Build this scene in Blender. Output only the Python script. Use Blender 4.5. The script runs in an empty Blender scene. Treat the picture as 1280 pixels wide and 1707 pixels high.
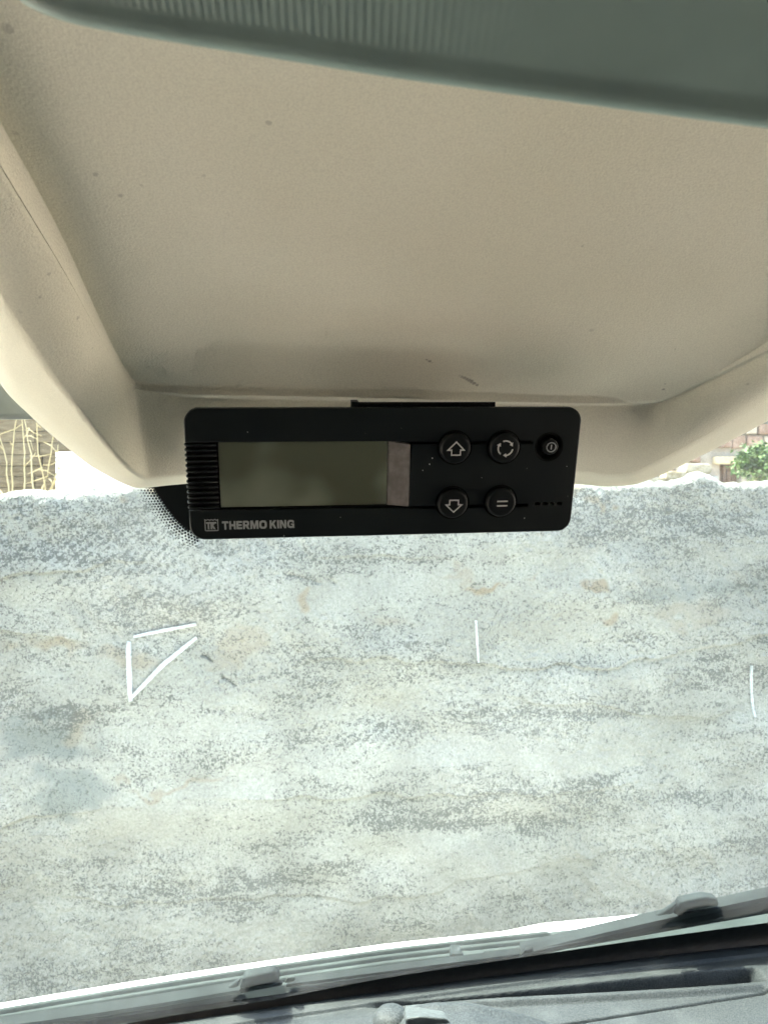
import bpy, bmesh, math, random
import numpy as np
from mathutils import Vector, Matrix

R = math.radians
random.seed(7)
rng = np.random.default_rng(11)
scene = bpy.context.scene
col = scene.collection
H = 1.90                                   # camera height above the ground, metres

# ------------------------------------------------------------------ camera
cd = bpy.data.cameras.new('camera')
cam = bpy.data.objects.new('camera', cd)
col.objects.link(cam)
cam.location = (0, 0, H)
cam.rotation_euler = (R(90), 0, 0)
cd.sensor_fit = 'VERTICAL'
cd.sensor_height = 36.0
cd.lens = 26.36
cd.clip_start = 0.01
cd.clip_end = 3000
cd.dof.use_dof = True
cd.dof.focus_distance = 0.43
cd.dof.aperture_fstop = 33
scene.camera = cam

# ------------------------------------------------------------------ sky and sun
SUN = Vector((-0.36, 0.17, 0.90)).normalized()      # towards the sun
world = bpy.data.worlds.new('World')
scene.world = world
world.use_nodes = True
wn = world.node_tree
bg = wn.nodes['Background']
sky = wn.nodes.new('ShaderNodeTexSky')
sky.sky_type = 'NISHITA'
sky.sun_disc = False
sky.sun_elevation = math.asin(SUN.z)
sky.sun_rotation = math.atan2(SUN.x, SUN.y)
sky.dust_density = 5.0
wn.links.new(sky.outputs[0], bg.inputs[0])
bg.inputs[1].default_value = 0.15
sd = bpy.data.lights.new('sun', 'SUN')
sd.energy = 2.2
sd.angle = R(0.5)
sd.color = (1.0, 0.95, 0.87)
sun = bpy.data.objects.new('sun', sd)
col.objects.link(sun)
sun.rotation_euler = SUN.to_track_quat('Z', 'Y').to_euler()
sun.location = SUN * 20

vs = scene.view_settings
vs.view_transform = 'Standard'
vs.look = 'None'
vs.gamma = 1.0
vs.use_curve_mapping = False
vs.exposure = 3.5
scene.cycles.use_denoising = True
scene.cycles.max_bounces = 10
scene.cycles.diffuse_bounces = 4
scene.cycles.use_adaptive_sampling = True
scene.cycles.adaptive_threshold = 0.03
scene.cycles.adaptive_min_samples = 16
scene.cycles.transparent_max_bounces = 12
scene.cycles.caustics_reflective = False
scene.cycles.caustics_refractive = False
scene.cycles.sample_clamp_indirect = 6

# ------------------------------------------------------------------ materials
class G:
    """small node-graph helper"""
    def __init__(self, name):
        self.m = bpy.data.materials.new(name)
        self.m.use_nodes = True
        self.t = self.m.node_tree
        self.b = self.t.nodes['Principled BSDF']
        self.out = self.t.nodes['Material Output']
    def n(self, typ, **kw):
        nd = self.t.nodes.new(typ)
        for k, v in kw.items():
            setattr(nd, k, v)
        return nd
    def put(self, sock, v):
        if isinstance(v, bpy.types.NodeSocket):
            self.t.links.new(v, sock)
        elif isinstance(v, (tuple, list)) and len(v) == 3 and sock.type == 'RGBA':
            sock.default_value = (*v, 1)
        else:
            sock.default_value = v
    def math(self, op, a, b=0.0, c=0.0, clamp=False):
        nd = self.n('ShaderNodeMath', operation=op, use_clamp=clamp)
        for i, v in enumerate((a, b, c)):
            self.put(nd.inputs[i], v)
        return nd.outputs[0]
    def vmath(self, op, a, b=(0, 0, 0)):
        nd = self.n('ShaderNodeVectorMath', operation=op)
        self.put(nd.inputs[0], a)
        self.put(nd.inputs[1], b)
        return nd.outputs['Value'] if op == 'LENGTH' else nd.outputs['Vector']
    def pos(self):
        return self.n('ShaderNodeNewGeometry').outputs['Position']
    def obj(self):
        return self.n('ShaderNodeTexCoord').outputs['Object']
    def noise(self, vec, scale, detail=3, rough=0.5, dist=0.0):
        nd = self.n('ShaderNodeTexNoise')
        self.put(nd.inputs['Vector'], vec)
        nd.inputs['Scale'].default_value = scale
        nd.inputs['Detail'].default_value = detail
        nd.inputs['Roughness'].default_value = rough
        nd.inputs['Distortion'].default_value = dist
        return nd
    def voronoi(self, vec, scale, feature='F1'):
        nd = self.n('ShaderNodeTexVoronoi', feature=feature)
        self.put(nd.inputs['Vector'], vec)
        nd.inputs['Scale'].default_value = scale
        return nd
    def rng(self, v, a, b, c=0.0, d=1.0, smooth=True):
        nd = self.n('ShaderNodeMapRange')
        nd.interpolation_type = 'SMOOTHSTEP' if smooth else 'LINEAR'
        self.put(nd.inputs[0], v)
        for i, x in enumerate((a, b, c, d)):
            nd.inputs[i + 1].default_value = x
        return nd.outputs[0]
    def mix(self, f, a, b, blend='MIX'):
        nd = self.n('ShaderNodeMix', data_type='RGBA', blend_type=blend)
        self.put(nd.inputs[0], f)
        self.put(nd.inputs[6], a)
        self.put(nd.inputs[7], b)
        return nd.outputs[2]
    def bump(self, h, strength, dist, normal=None):
        nd = self.n('ShaderNodeBump')
        nd.inputs['Strength'].default_value = strength
        nd.inputs['Distance'].default_value = dist
        self.put(nd.inputs['Height'], h)
        if normal is not None:
            self.t.links.new(normal, nd.inputs['Normal'])
        return nd.outputs[0]
    def set(self, color=None, rough=None, spec=None, normal=None, metal=None):
        for k, v in (('Base Color', color), ('Roughness', rough), ('Specular IOR Level', spec),
                     ('Normal', normal), ('Metallic', metal)):
            if v is not None:
                self.put(self.b.inputs[k], v)
        return self.m

def plastic(name, color, rough=0.5, spec=0.4, grain=None, gstr=0.3, gd=0.0003, var=0.08, vscale=30):
    g = G(name)
    p = g.pos()
    nz = g.noise(p, vscale, 4)
    c = g.mix(g.rng(nz.outputs[0], .3, .7), [x * (1 - var) for x in color], [min(1, x * (1 + var)) for x in color])
    nrm = g.bump(g.noise(p, grain, 2).outputs[0], gstr, gd) if grain else None
    return g.set(c, g.rng(g.noise(p, vscale * 3, 3).outputs[0], .2, .8, rough - .06, rough + .06), spec, nrm)

M = {}
# device plastics
def device_plastic(name, c, rough, spec=0.35):
    g = G(name)
    p = g.pos()
    dust = g.voronoi(p, 260)
    specks = g.rng(dust.outputs['Distance'], .05, .11, 1, 0)
    keep = g.rng(g.n('ShaderNodeSeparateColor').outputs[0], 0, 1)
    sep = g.n('ShaderNodeSeparateColor')
    g.put(sep.inputs[0], dust.outputs['Color'])
    keep = g.rng(sep.outputs[0], .955, .965)
    smear = g.rng(g.noise(p, 45, 5, .6).outputs[0], .45, .75, 0, .5)
    base = g.mix(smear, c, [x * 1.5 + .002 for x in c])
    base = g.mix(g.math('MULTIPLY', specks, keep), base, (.35, .36, .35))
    nrm = g.bump(g.noise(p, 3500, 2).outputs[0], .25, .0001)
    return g.set(base, g.rng(smear, 0, .5, rough, rough + .1), spec, nrm)
M['housing'] = device_plastic('device_housing_black', (.0058, .0080, .0080), .42, .34)
M['panel'] = device_plastic('device_front_black', (.0060, .0092, .0090), .45, .34)
M['button'] = plastic('rubber_button', (.005, .0068, .0070), .48, .28, 2500, .2, .0001)
M['hollow'] = plastic('dark_recess_plastic', (.003, .003, .003), .7, .2)
M['rib'] = plastic('rib_plastic', (.006, .008, .0085), .40, .35)
M['print'] = plastic('grey_print_ink', (.40, .42, .42), .6, .3)
M['print_bright'] = plastic('white_print_ink', (.66, .66, .64), .6, .3)
M['wedge'] = plastic('pinkish_grey_painted_sheen', (.27, .245, .23), .45, .4, 900, .5, .0004, .18, 250)  # base colour lightened to stand in for the reflection on the slope
M['bracket'] = plastic('bracket_black', (.006, .006, .006), .5, .3)
g = G('lcd_screen')
p = g.pos()
big = g.noise(p, 28, 2)
c = g.mix(g.rng(big.outputs[0], .35, .65), (.12, .13, .088), (.25, .275, .205))
M['lcd'] = g.set(c, .12, .5)
g.b.inputs['Coat Weight'].default_value = .3
g.b.inputs['Coat Roughness'].default_value = .06

# headliner: moulded beige board with a fine felted grain and a few marks
def scuffs(g, p, marks):
    acc = None
    for (x, y, z, r) in marks:
        d = g.vmath('LENGTH', g.vmath('SUBTRACT', p, (x, y, z)))
        m = g.rng(d, r * .5, r, 1, 0)
        acc = m if acc is None else g.math('MAXIMUM', acc, m)
    return acc
def headliner_mat(name, c1, c2):
    g = G(name)
    p = g.pos()
    tone = g.rng(g.noise(p, 9, 4, .55).outputs[0], .3, .7)
    c = g.mix(tone, c1, c2)
    fib = g.noise(p, 1500, 3, .6)
    c = g.mix(g.rng(fib.outputs[0], .35, .7, 0, .22), c, (.36, .33, .27))
    v = g.voronoi(p, 38)
    sep = g.n('ShaderNodeSeparateColor')
    g.put(sep.inputs[0], v.outputs['Color'])
    warp = g.math('ADD', v.outputs['Distance'], g.math('MULTIPLY', g.noise(p, 900, 3).outputs[0], .04))
    speck = g.math('MULTIPLY', g.rng(warp, .045, .075, 1, 0), g.rng(sep.outputs[1], .70, .72))
    c = g.mix(g.math('MULTIPLY', speck, .2), c, (.16, .13, .10))
    n1 = g.bump(g.noise(p, 1100, 3, .6).outputs[0], .45, .0007)
    n2 = g.bump(g.noise(p, 60, 2).outputs[0], .12, .002, n1)
    return g.set(c, .85, .2, n2)
M['headliner'] = headliner_mat('headliner_beige', (.775, .742, .605), (.82, .79, .665))
M['rim'] = headliner_mat('headliner_rim', (.60, .56, .48), (.66, .63, .55))
M['trim'] = plastic('roof_trim_grey', (.50, .47, .41), .8, .2, 900, .4, .0005)
M['console'] = plastic('console_grey_green', (.25, .335, .305), .45, .4, 700, .2, .0003, .06, 40)
M['scuff'] = plastic('dark_scuff', (.07, .06, .05), .8, .1)

# dash: dark grained vinyl
g = G('dash_grained_grey')
p = g.pos()
grain = g.voronoi(p, 520, 'SMOOTH_F1')
sp = g.noise(p, 700, 3, .6)
c = g.mix(g.rng(sp.outputs[0], .35, .68), (.012, .0145, .015), (.038, .042, .0425))
dust = g.rng(g.noise(p, 14, 5, .6).outputs[0], .45, .75, 0, .35)
c = g.mix(dust, c, (.07, .075, .074))
M['dash'] = g.set(c, .6, .15, g.bump(grain.outputs['Distance'], .45, .0007))
M['dash_smooth'] = plastic('dash_smooth_grey', (.045, .051, .051), .65, .2, 600, .8, .0009, .2, 60)
M['seal'] = plastic('black_frit_enamel', (.003, .004, .004), .5, .12)

# glass
g = G('windscreen_glass')
tr = g.n('ShaderNodeBsdfTransparent')
tr.inputs[0].default_value = (.835, .955, .908, 1)
gl = g.n('ShaderNodeBsdfGlossy')
gl.inputs['Roughness'].default_value = 0.0
gl.inputs[0].default_value = (.9, 1, .97, 1)
fr = g.n('ShaderNodeFresnel')
fr.inputs[0].default_value = 1.45
mx = g.n('ShaderNodeMixShader')
g.put(mx.inputs[0], fr.outputs[0])
g.t.links.new(tr.outputs[0], mx.inputs[1])
g.t.links.new(gl.outputs[0], mx.inputs[2])
df = g.n('ShaderNodeBsdfTranslucent')
df.inputs[0].default_value = (.85, .95, .92, 1)
mx2 = g.n('ShaderNodeMixShader')
p = g.pos()
film = g.rng(g.noise(p, 7, 5, .6).outputs[0], .3, .75, .006, .014)
rad_ = g.vmath('LENGTH', g.vmath('SUBTRACT', p, (.62, 1.1, H - .75)))
arcs = g.n('ShaderNodeTexNoise', noise_dimensions='1D')
g.put(arcs.inputs['W'], rad_); arcs.inputs['Scale'].default_value = 140; arcs.inputs['Detail'].default_value = 4
brk = g.rng(g.noise(p, 11, 4).outputs[0], .45, .65)
film = g.math('ADD', film, g.math('MULTIPLY', g.rng(arcs.outputs[0], .55, .8, 0, .014), brk))
spot = g.voronoi(p, 55)
film = g.math('ADD', film, g.rng(spot.outputs['Distance'], .025, .05, .03, 0))
g.put(mx2.inputs[0], film)
g.t.links.new(mx.outputs[0], mx2.inputs[1])
g.t.links.new(df.outputs[0], mx2.inputs[2])
g.t.links.new(mx2.outputs[0], g.out.inputs[0])
M['glass'] = g.m

# outside
M['cowl'] = plastic('cowl_weathered_plastic', (.027, .033, .031), .9, .04, 300, .4, .0008, .2, 12)
M['wiper'] = plastic('wiper_black_weathered', (.013, .0165, .0165), .85, .07, 400, .3, .0005, .2, 20)
M['rubber'] = plastic('wiper_rubber', (.009, .011, .011), .9, .05)
M['bodywhite'] = plastic('van_white_paint', (.80, .80, .78), .25, .5)
M['cabdark'] = plastic('cab_dark_trim', (.05, .05, .05), .8, .2)
M['roofgrey'] = plastic('cab_roof_beige', (.5, .47, .4), .85, .2)
M['ground'] = plastic('dusty_ground', (.30, .27, .22), .95, .1, 40, .5, .01, .2, 3)

# ------------------------------------------------------------------ mesh helpers
def tag(o, label=None, cat=None, group=None, kind=None):
    if label: o['label'] = label
    if cat: o['category'] = cat
    if group: o['group'] = group
    if kind: o['kind'] = kind
    return o
def root(name, loc, label, cat, group=None):
    o = bpy.data.objects.new(name, None)
    o.empty_display_size = .05
    col.objects.link(o)
    o.location = loc
    return tag(o, label, cat, group)
def mesh_obj(name, verts, faces, mat, parent=None, smooth=True, off=None):
    """verts in the parent's frame (off: subtract this, for world-space verts)"""
    v = np.asarray(verts, float)
    if off is not None:
        v = v - np.asarray(off, float)
    me = bpy.data.meshes.new(name)
    me.from_pydata(v.tolist(), [], [list(map(int, f)) for f in faces])
    me.update()
    if smooth:
        me.polygons.foreach_set('use_smooth', [True] * len(me.polygons))
    me.materials.append(M[mat] if isinstance(mat, str) else mat)
    o = bpy.data.objects.new(name, me)
    col.objects.link(o)
    o.parent = parent
    return o
def grid_obj(name, P, mat, parent=None, off=None, flip=False, smooth=True):
    """P: (rows, cols, 3) array of points"""
    P = np.asarray(P, float)
    if off is not None:
        P = P - np.asarray(off, float)
    nr, nc = P.shape[:2]
    idx = np.arange(nr * nc).reshape(nr, nc)
    q = np.stack([idx[:-1, :-1], idx[:-1, 1:], idx[1:, 1:], idx[1:, :-1]], -1).reshape(-1, 4)
    if flip:
        q = q[:, ::-1]
    me = bpy.data.meshes.new(name)
    me.vertices.add(nr * nc)
    me.vertices.foreach_set('co', P.reshape(-1))
    me.loops.add(q.size)
    me.loops.foreach_set('vertex_index', q.reshape(-1).astype(np.int32))
    me.polygons.add(len(q))
    me.polygons.foreach_set('loop_start', np.arange(0, q.size, 4, dtype=np.int32))
    me.polygons.foreach_set('loop_total', np.full(len(q), 4, dtype=np.int32))
    me.update(calc_edges=True)
    me.polygons.foreach_set('use_smooth', [smooth] * len(q))
    me.materials.append(M[mat] if isinstance(mat, str) else mat)
    o = bpy.data.objects.new(name, me)
    col.objects.link(o)
    o.parent = parent
    return o
def plate(name, splines, y0, y1, mat, parent, bevel=0.0, res=2):
    """flat plate in the xz plane of its parent (mm), from y0 (front) to y1 (back); extra splines are holes"""
    cu = bpy.data.curves.new(name, 'CURVE')
    cu.dimensions = '2D'
    cu.fill_mode = 'BOTH'
    for s in splines:
        sp_ = cu.splines.new('POLY')
        sp_.points.add(len(s) - 1)
        for q, (a, b) in zip(sp_.points, s):
            q.co = (a * .001, b * .001, 0, 1)
        sp_.use_cyclic_u = True
    t = (y1 - y0) * .001
    cu.extrude = max(t / 2 - bevel * .001, 0)
    if bevel:
        cu.bevel_depth = bevel * .001
        cu.bevel_resolution = res
        cu.offset = -bevel * .001
    return curve_to_mesh(name, cu, (y0 + y1) / 2 * .001, mat, parent)
def curve_to_mesh(name, cu, yc, mat, parent):
    tmp = bpy.data.objects.new('tmp', cu)
    col.objects.link(tmp)
    dg = bpy.context.evaluated_depsgraph_get()
    dg.update()
    me = bpy.data.meshes.new_from_object(tmp.evaluated_get(dg))
    bpy.data.objects.remove(tmp)
    me.name = name
    co = np.empty(len(me.vertices) * 3)
    me.vertices.foreach_get('co', co)
    co = co.reshape(-1, 3)
    out = np.stack([co[:, 0], yc - co[:, 2], co[:, 1]], 1)
    me.vertices.foreach_set('co', out.reshape(-1))
    me.update()
    me.materials.clear()
    me.materials.append(M[mat])
    o = bpy.data.objects.new(name, me)
    col.objects.link(o)
    o.parent = parent
    return o
def rrect(x0, x1, z0, z1, r, n=8):
    pts = []
    for cx, cz, a0 in ((x1 - r, z1 - r, 0), (x0 + r, z1 - r, 90), (x0 + r, z0 + r, 180), (x1 - r, z0 + r, 270)):
        for k in range(n + 1):
            a = R(a0 + 90 * k / n)
            pts.append((cx + r * math.cos(a), cz + r * math.sin(a)))
    return pts
def circ(cx, cz, r, n=40):
    return [(cx + r * math.cos(2 * math.pi * k / n), cz + r * math.sin(2 * math.pi * k / n)) for k in range(n)]
def lathe(name, profile, cx, cz, mat, parent, n=48):
    """profile: (radius, y) pairs in mm, revolved about the parent's y axis"""
    P = np.zeros((len(profile), n + 1, 3))
    for i, (r, y) in enumerate(profile):
        for k in range(n + 1):
            a = 2 * math.pi * k / n
            P[i, k] = ((cx + r * math.cos(a)) * .001, y * .001, (cz + r * math.sin(a)) * .001)
    return grid_obj(name, P, mat, parent)
def tube(name, pts, rad, mat, parent=None, n=8, off=None, flat=1.0):
    pts = [Vector(p_) for p_ in pts]
    rads = rad if isinstance(rad, (list, tuple)) else [rad] * len(pts)
    V, Fc = [], []
    for i, p_ in enumerate(pts):
        d = (pts[min(i + 1, len(pts) - 1)] - pts[max(i - 1, 0)]).normalized()
        up = Vector((0, 0, 1)) if abs(d.z) < .95 else Vector((1, 0, 0))
        s = d.cross(up).normalized()
        u = s.cross(d)
        for k in range(n):
            a = 2 * math.pi * k / n
            V.append(p_ + (s * math.cos(a) + u * math.sin(a) * flat) * rads[i])
    m = len(pts)
    for i in range(m - 1):
        for k in range(n):
            Fc.append((i * n + k, i * n + (k + 1) % n, (i + 1) * n + (k + 1) % n, (i + 1) * n + k))
    Fc.append(tuple(range(n))[::-1])
    Fc.append(tuple(range((m - 1) * n, m * n)))
    return mesh_obj(name, [tuple(v) for v in V], Fc, mat, parent, True, off)
def bevelled_hull(name, bottom, top, mat, parent, off=None, bev=.001, seg=2):
    """prism between two rings of points with a real bevel"""
    bm = bmesh.new()
    n = len(bottom)
    a = [bm.verts.new(Vector(p_) - Vector(off or (0, 0, 0))) for p_ in bottom]
    b = [bm.verts.new(Vector(p_) - Vector(off or (0, 0, 0))) for p_ in top]
    bm.faces.new(a[::-1]); bm.faces.new(b)
    for i in range(n):
        bm.faces.new((a[i], a[(i + 1) % n], b[(i + 1) % n], b[i]))
    bmesh.ops.recalc_face_normals(bm, faces=bm.faces)
    if bev:
        bmesh.ops.bevel(bm, geom=bm.edges[:], offset=bev, segments=seg, profile=.5, affect='EDGES', clamp_overlap=True)
    me = bpy.data.meshes.new(name)
    bm.to_mesh(me); bm.free()
    me.materials.append(M[mat])
    o = bpy.data.objects.new(name, me)
    col.objects.link(o)
    o.parent = parent
    return o
def box(name, x0, x1, y0, y1, z0, z1, mat, parent=None, off=None, bev=.002):
    return bevelled_hull(name, [(x0, y0, z0), (x1, y0, z0), (x1, y1, z0), (x0, y1, z0)],
                         [(x0, y0, z1), (x1, y0, z1), (x1, y1, z1), (x0, y1, z1)], mat, parent, off, bev)
def vnoise(x, y, seed):
    """smooth 2-D value noise, arrays in, -1..1 out"""
    r = np.random.default_rng(seed)
    T = r.uniform(-1, 1, (256, 256))
    xi = np.floor(x).astype(int); yi = np.floor(y).astype(int)
    fx = x - xi; fy = y - yi
    fx = fx * fx * (3 - 2 * fx); fy = fy * fy * (3 - 2 * fy)
    a = T[xi & 255, yi & 255]; b = T[(xi + 1) & 255, yi & 255]
    c = T[xi & 255, (yi + 1) & 255]; d = T[(xi + 1) & 255, (yi + 1) & 255]
    return (a * (1 - fx) + b * fx) * (1 - fy) + (c * (1 - fx) + d * fx) * fy
def qstep(b, x):
    t = np.clip(x / b, 0, 1)
    return 1 - (1 - t) ** 2.4
def sstep(a, b, x):
    t = np.clip((x - a) / (b - a), 0, 1)
    return t * t * (3 - 2 * t)
FPX = 1250.0
def at(px, py, Y):
    """a point at depth Y metres in front of the lens, measured off the photograph"""
    return np.array([(px - 640) / FPX * Y, Y, (853.5 - py) / FPX * Y + H])

# ================================================================== the ground
gx = 600.0
o = mesh_obj('ground', [(-gx, -gx, 0), (gx, -gx, 0), (gx, gx, 0), (-gx, gx, 0)], [(0, 1, 2, 3)], 'ground', None, False)
tag(o, 'dusty ground around the van and the wall', None, None, 'structure')

# ================================================================== rough rendered wall
def wallY(x):
    return 2.60 + .10 * x
def WD(px):
    return 2.6 / (1 - .1 * (px - 640) / FPX)       # depth of the wall face along a sight line
def WX(px):
    return (px - 640) / FPX * WD(px)
def WZ(px, py):
    return (853.5 - py) / FPX * WD(px)
g = G('rough_cement_render')
p = g.pos()
warpn = g.noise(p, 9, 4, .6)
wv = g.vmath('SUBTRACT', warpn.outputs['Color'], (.5, .5, .5))
sc_ = g.n('ShaderNodeVectorMath', operation='SCALE')
g.put(sc_.inputs[0], wv); sc_.inputs['Scale'].default_value = .14
pw = g.vmath('ADD', p, sc_.outputs[0])
def amask(name):
    return g.n('ShaderNodeAttribute', attribute_name=name).outputs['Fac']
dark, tan, grey, smooth_ = amask('dark'), amask('tan'), amask('grey'), amask('smooth')
grain1 = g.noise(p, 104, 3, .62, .9)
grain2 = g.noise(p, 205, 3, .6, .3)
mpb = g.n('ShaderNodeMapping'); mpb.inputs['Scale'].default_value = (1, 1, 2.6)
g.put(mpb.inputs[0], pw)
broad = g.noise(mpb.outputs[0], 2.6, 6, .68)
dens = g.math('ADD', g.math('MULTIPLY', dark, .125), g.math('MULTIPLY', smooth_, -.12))
dens = g.math('ADD', dens, g.math('MULTIPLY', g.math('SUBTRACT', broad.outputs[0], .5), .50))
mps = g.n('ShaderNodeMapping'); mps.inputs['Scale'].default_value = (1, 1, 11)
g.put(mps.inputs[0], pw)
strk = g.noise(mps.outputs[0], 3.2, 5, .6)
dens = g.math('ADD', dens, g.math('MULTIPLY', g.math('SUBTRACT', strk.outputs[0], .5), .62))
gsum = g.math('ADD', g.math('MULTIPLY', grain1.outputs[0], 1.25), g.math('MULTIPLY', grain2.outputs[0], .75))
gsum = g.math('SUBTRACT', gsum, .5)
speck = g.rng(g.math('ADD', gsum, dens), .54, .69)
base = g.mix(g.rng(g.noise(pw, 5, 4).outputs[0], .3, .7), (.152, .150, .130), (.195, .193, .169))
base = g.mix(g.rng(g.noise(p, 120, 2, .6, .5).outputs[0], .32, .68), g.mix(1.0, base, (.86, .86, .85), 'MULTIPLY'), g.mix(1.0, base, (1.13, 1.13, 1.14), 'MULTIPLY'))
base = g.mix(g.math('MULTIPLY', grey, .75), base, (.082, .094, .089))
base = g.mix(g.math('MULTIPLY', tan, .8), base, (.145, .115, .073))
c = g.mix(g.math('MULTIPLY', speck, .74), base, (.030, .033, .029))
nb = g.bump(gsum, .6, .008)
M['wall'] = g.set(c, .95, .1, nb)

NX, NZ = 880, 430
xs = np.linspace(-2.1, 2.1, NX)
top_px = np.array([(-400, 830), (0, 823), (40, 818), (70, 815), (100, 820), (125, 821), (180, 810), (240, 806), (330, 804), (600, 806), (950, 806),
                   (985, 804), (1000, 806), (1060, 803), (1110, 803), (1140, 796), (1165, 786), (1185, 790), (1210, 802), (1280, 801), (1700, 800)], float)
topx = WX(top_px[:, 0])
topz = WZ(top_px[:, 0], top_px[:, 1])
zt = np.interp(xs, topx, topz) + .006 * vnoise(xs * 14, xs * 0, 3) + .004 * vnoise(xs * 47, xs * 0 + 3, 4)
tt = np.linspace(0, 1, NZ)
X = np.repeat(xs[None], NZ, 0)
Z = -1.9 + (zt[None] + 1.9) * tt[:, None] ** .9
# lumps of the masonry under the render, trowel sweeps, crumbly grain
lump = .022 * vnoise(X * 1.7 + 5, Z * 4.2, 21) + .014 * vnoise(X * 4.5, Z * 10, 22)
swp = .0045 * vnoise((X + Z * .8) * 26, (Z - X * .5) * 7, 23) * sstep(-.3, .4, vnoise(X * 1.9 + 9, Z * 2.4, 24))
gr = .0030 * vnoise(X * 70, Z * 70, 25) + .0022 * vnoise(X * 125, Z * 125, 26)
gr *= .45 + .55 * sstep(-.5, .4, vnoise(X * 2.4, Z * 4.4 + 7, 27))
disp = lump + swp + gr
# courses: long shallow ledges where the stones below show through
for zc, amp, ph in ((-.18, .016, 1.3), (-.47, .018, 4.0), (-.70, .015, 2.2), (-1.02, .018, 7.7), (-1.25, .012, 5.1)):
    line = zc + .05 * np.sin(X * 1.3 + ph) + .05 * vnoise(X * 2.6 + ph, X * 0 + ph, 31) + .016 * vnoise(X * 11, X * 0 + ph, 32)
    d = Z - line
    live = sstep(-.25, .35, vnoise(X * 1.6 + ph * 3, X * 0 + ph, 33))
    disp += amp * .55 * live * np.where(d > 0, np.exp(-d / .10), -np.exp(d / .018) * .4)
# the open crack
crack_mask = np.zeros_like(X)
def crack(pts, depth, wid):
    global disp, crack_mask
    P = np.array([(WX(a), WZ(a, b)) for a, b in pts])
    best = np.full(X.shape, 9.0)
    Xw = X + .007 * vnoise(X * 45, Z * 45, 73) + .01 * vnoise(X * 17, Z * 17, 75); Zw = Z + .007 * vnoise(X * 45, Z * 45, 74) + .01 * vnoise(X * 17, Z * 17, 76)
    for (x0, z0), (x1, z1) in zip(P[:-1], P[1:]):
        L2 = (x1 - x0) ** 2 + (z1 - z0) ** 2
        t = np.clip(((Xw - x0) * (x1 - x0) + (Zw - z0) * (z1 - z0)) / L2, 0, 1)
        best = np.minimum(best, np.hypot(Xw - x0 - t * (x1 - x0), Zw - z0 - t * (z1 - z0)))
    wid_ = wid * (.55 + .6 * np.abs(vnoise(X * 60, Z * 60, 71)))
    crack_mask = np.maximum(crack_mask, np.exp(-(best / (wid_ * 1.1)) ** 2) * min(1, depth / .012) * sstep(-.7, .1, vnoise(X * 30, Z * 30, 72)))
    disp -= depth * np.exp(-(best / wid_) ** 2) * sstep(-.5, .3, vnoise(X * 30, Z * 30, 72))
crack([(330, 1085), (352, 1106), (362, 1128), (385, 1145), (402, 1158)], .016, .005)
crack([(235, 1296), (290, 1292), (330, 1300), (390, 1290), (398, 1330)], .005, .005)
crack([(920, 1248), (1000, 1250), (1104, 1262), (1108, 1290), (1095, 1300)], .006, .005)
crack([(1060, 1060), (1080, 1085), (1075, 1110)], .005, .005)
crack([(480, 962), (540, 968), (560, 975)], .006, .006)
crack([(860, 900), (890, 915), (930, 930)], .005, .006)
edge = np.clip((zt[None] - Z) / .03, 0, 1)
disp -= .03 * (1 - edge) ** 2
P = np.stack([X, wallY(X) - disp, Z + H], -1)
cap = []
for yo, dz in ((.05, -.003), (.14, -.008), (.26, -.020), (.30, -.05), (.30, -1.0), (.30, -1.9)):
    zz = zt + dz + .007 * vnoise(xs * 9 + yo * 40, xs * 0 + yo * 31, 41)
    if dz < -.9: zz = np.full_like(xs, dz)
    cap.append(np.stack([xs, wallY(xs) + yo, zz + H], -1))
P = np.concatenate([P, np.array(cap)], 0)
def blobs(lst):
    wx = X + .08 * vnoise(X * 5, Z * 9, 61) + .05 * vnoise(X * 17, Z * 27, 62)
    wz = Z + .045 * vnoise(X * 5, Z * 8, 63) + .035 * vnoise(X * 14, Z * 24, 64) + .018 * vnoise(X * 40, Z * 50, 65)
    acc = np.zeros_like(X)
    for (px, py, rx, ry, s) in lst:
        a = (wx - WX(px)) / (rx * .00208)
        b = (wz - WZ(px, py)) / (ry * .00208)
        acc = np.maximum(acc, s * (1 - sstep(.15, 1.6, a * a + b * b)))
    return acc
M_dark = blobs([(760, 1368, 220, 34, 1), (1010, 1330, 260, 30, 1), (90, 1186, 190, 20, 1), (1170, 1130, 110, 26, .9),
              (690, 1068, 110, 20, .9), (330, 1500, 170, 34, .8), (560, 1460, 130, 24, .7), (120, 900, 260, 70, .7),
              (1150, 860, 260, 60, .75), (640, 1120, 150, 50, .5), (950, 1190, 190, 40, .8), (1230, 1410, 70, 26, .9),
              (240, 1600, 200, 40, .6), (760, 1520, 200, 30, .5), (1250, 960, 70, 30, .7), (560, 930, 60, 24, .6),
              (250, 1000, 160, 50, .5)])
M_comb = np.zeros_like(X)
for (px, py, rx, ry, ang, sp_, st) in ((190, 940, 240, 80, .75, .026, .5), (880, 1025, 120, 40, .9, .024, .45), (600, 1235, 130, 40, .8, .026, .45), (430, 1010, 120, 40, .8, .024, .35)):
    a = (X - WX(px)) / (rx * .00208); b = (Z - WZ(px, py)) / (ry * .00208)
    u_ = X * math.sin(ang) - Z * math.cos(ang) + .010 * vnoise(X * 9, Z * 9, 81) + .005 * vnoise(X * 30, Z * 30, 82)
    M_comb += st * (1 - sstep(.2, 1.3, a * a + b * b)) * np.sin(u_ / sp_ * 2 * math.pi)
M_dark = np.minimum(M_dark, .85) + M_comb + 2.3 * crack_mask
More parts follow.
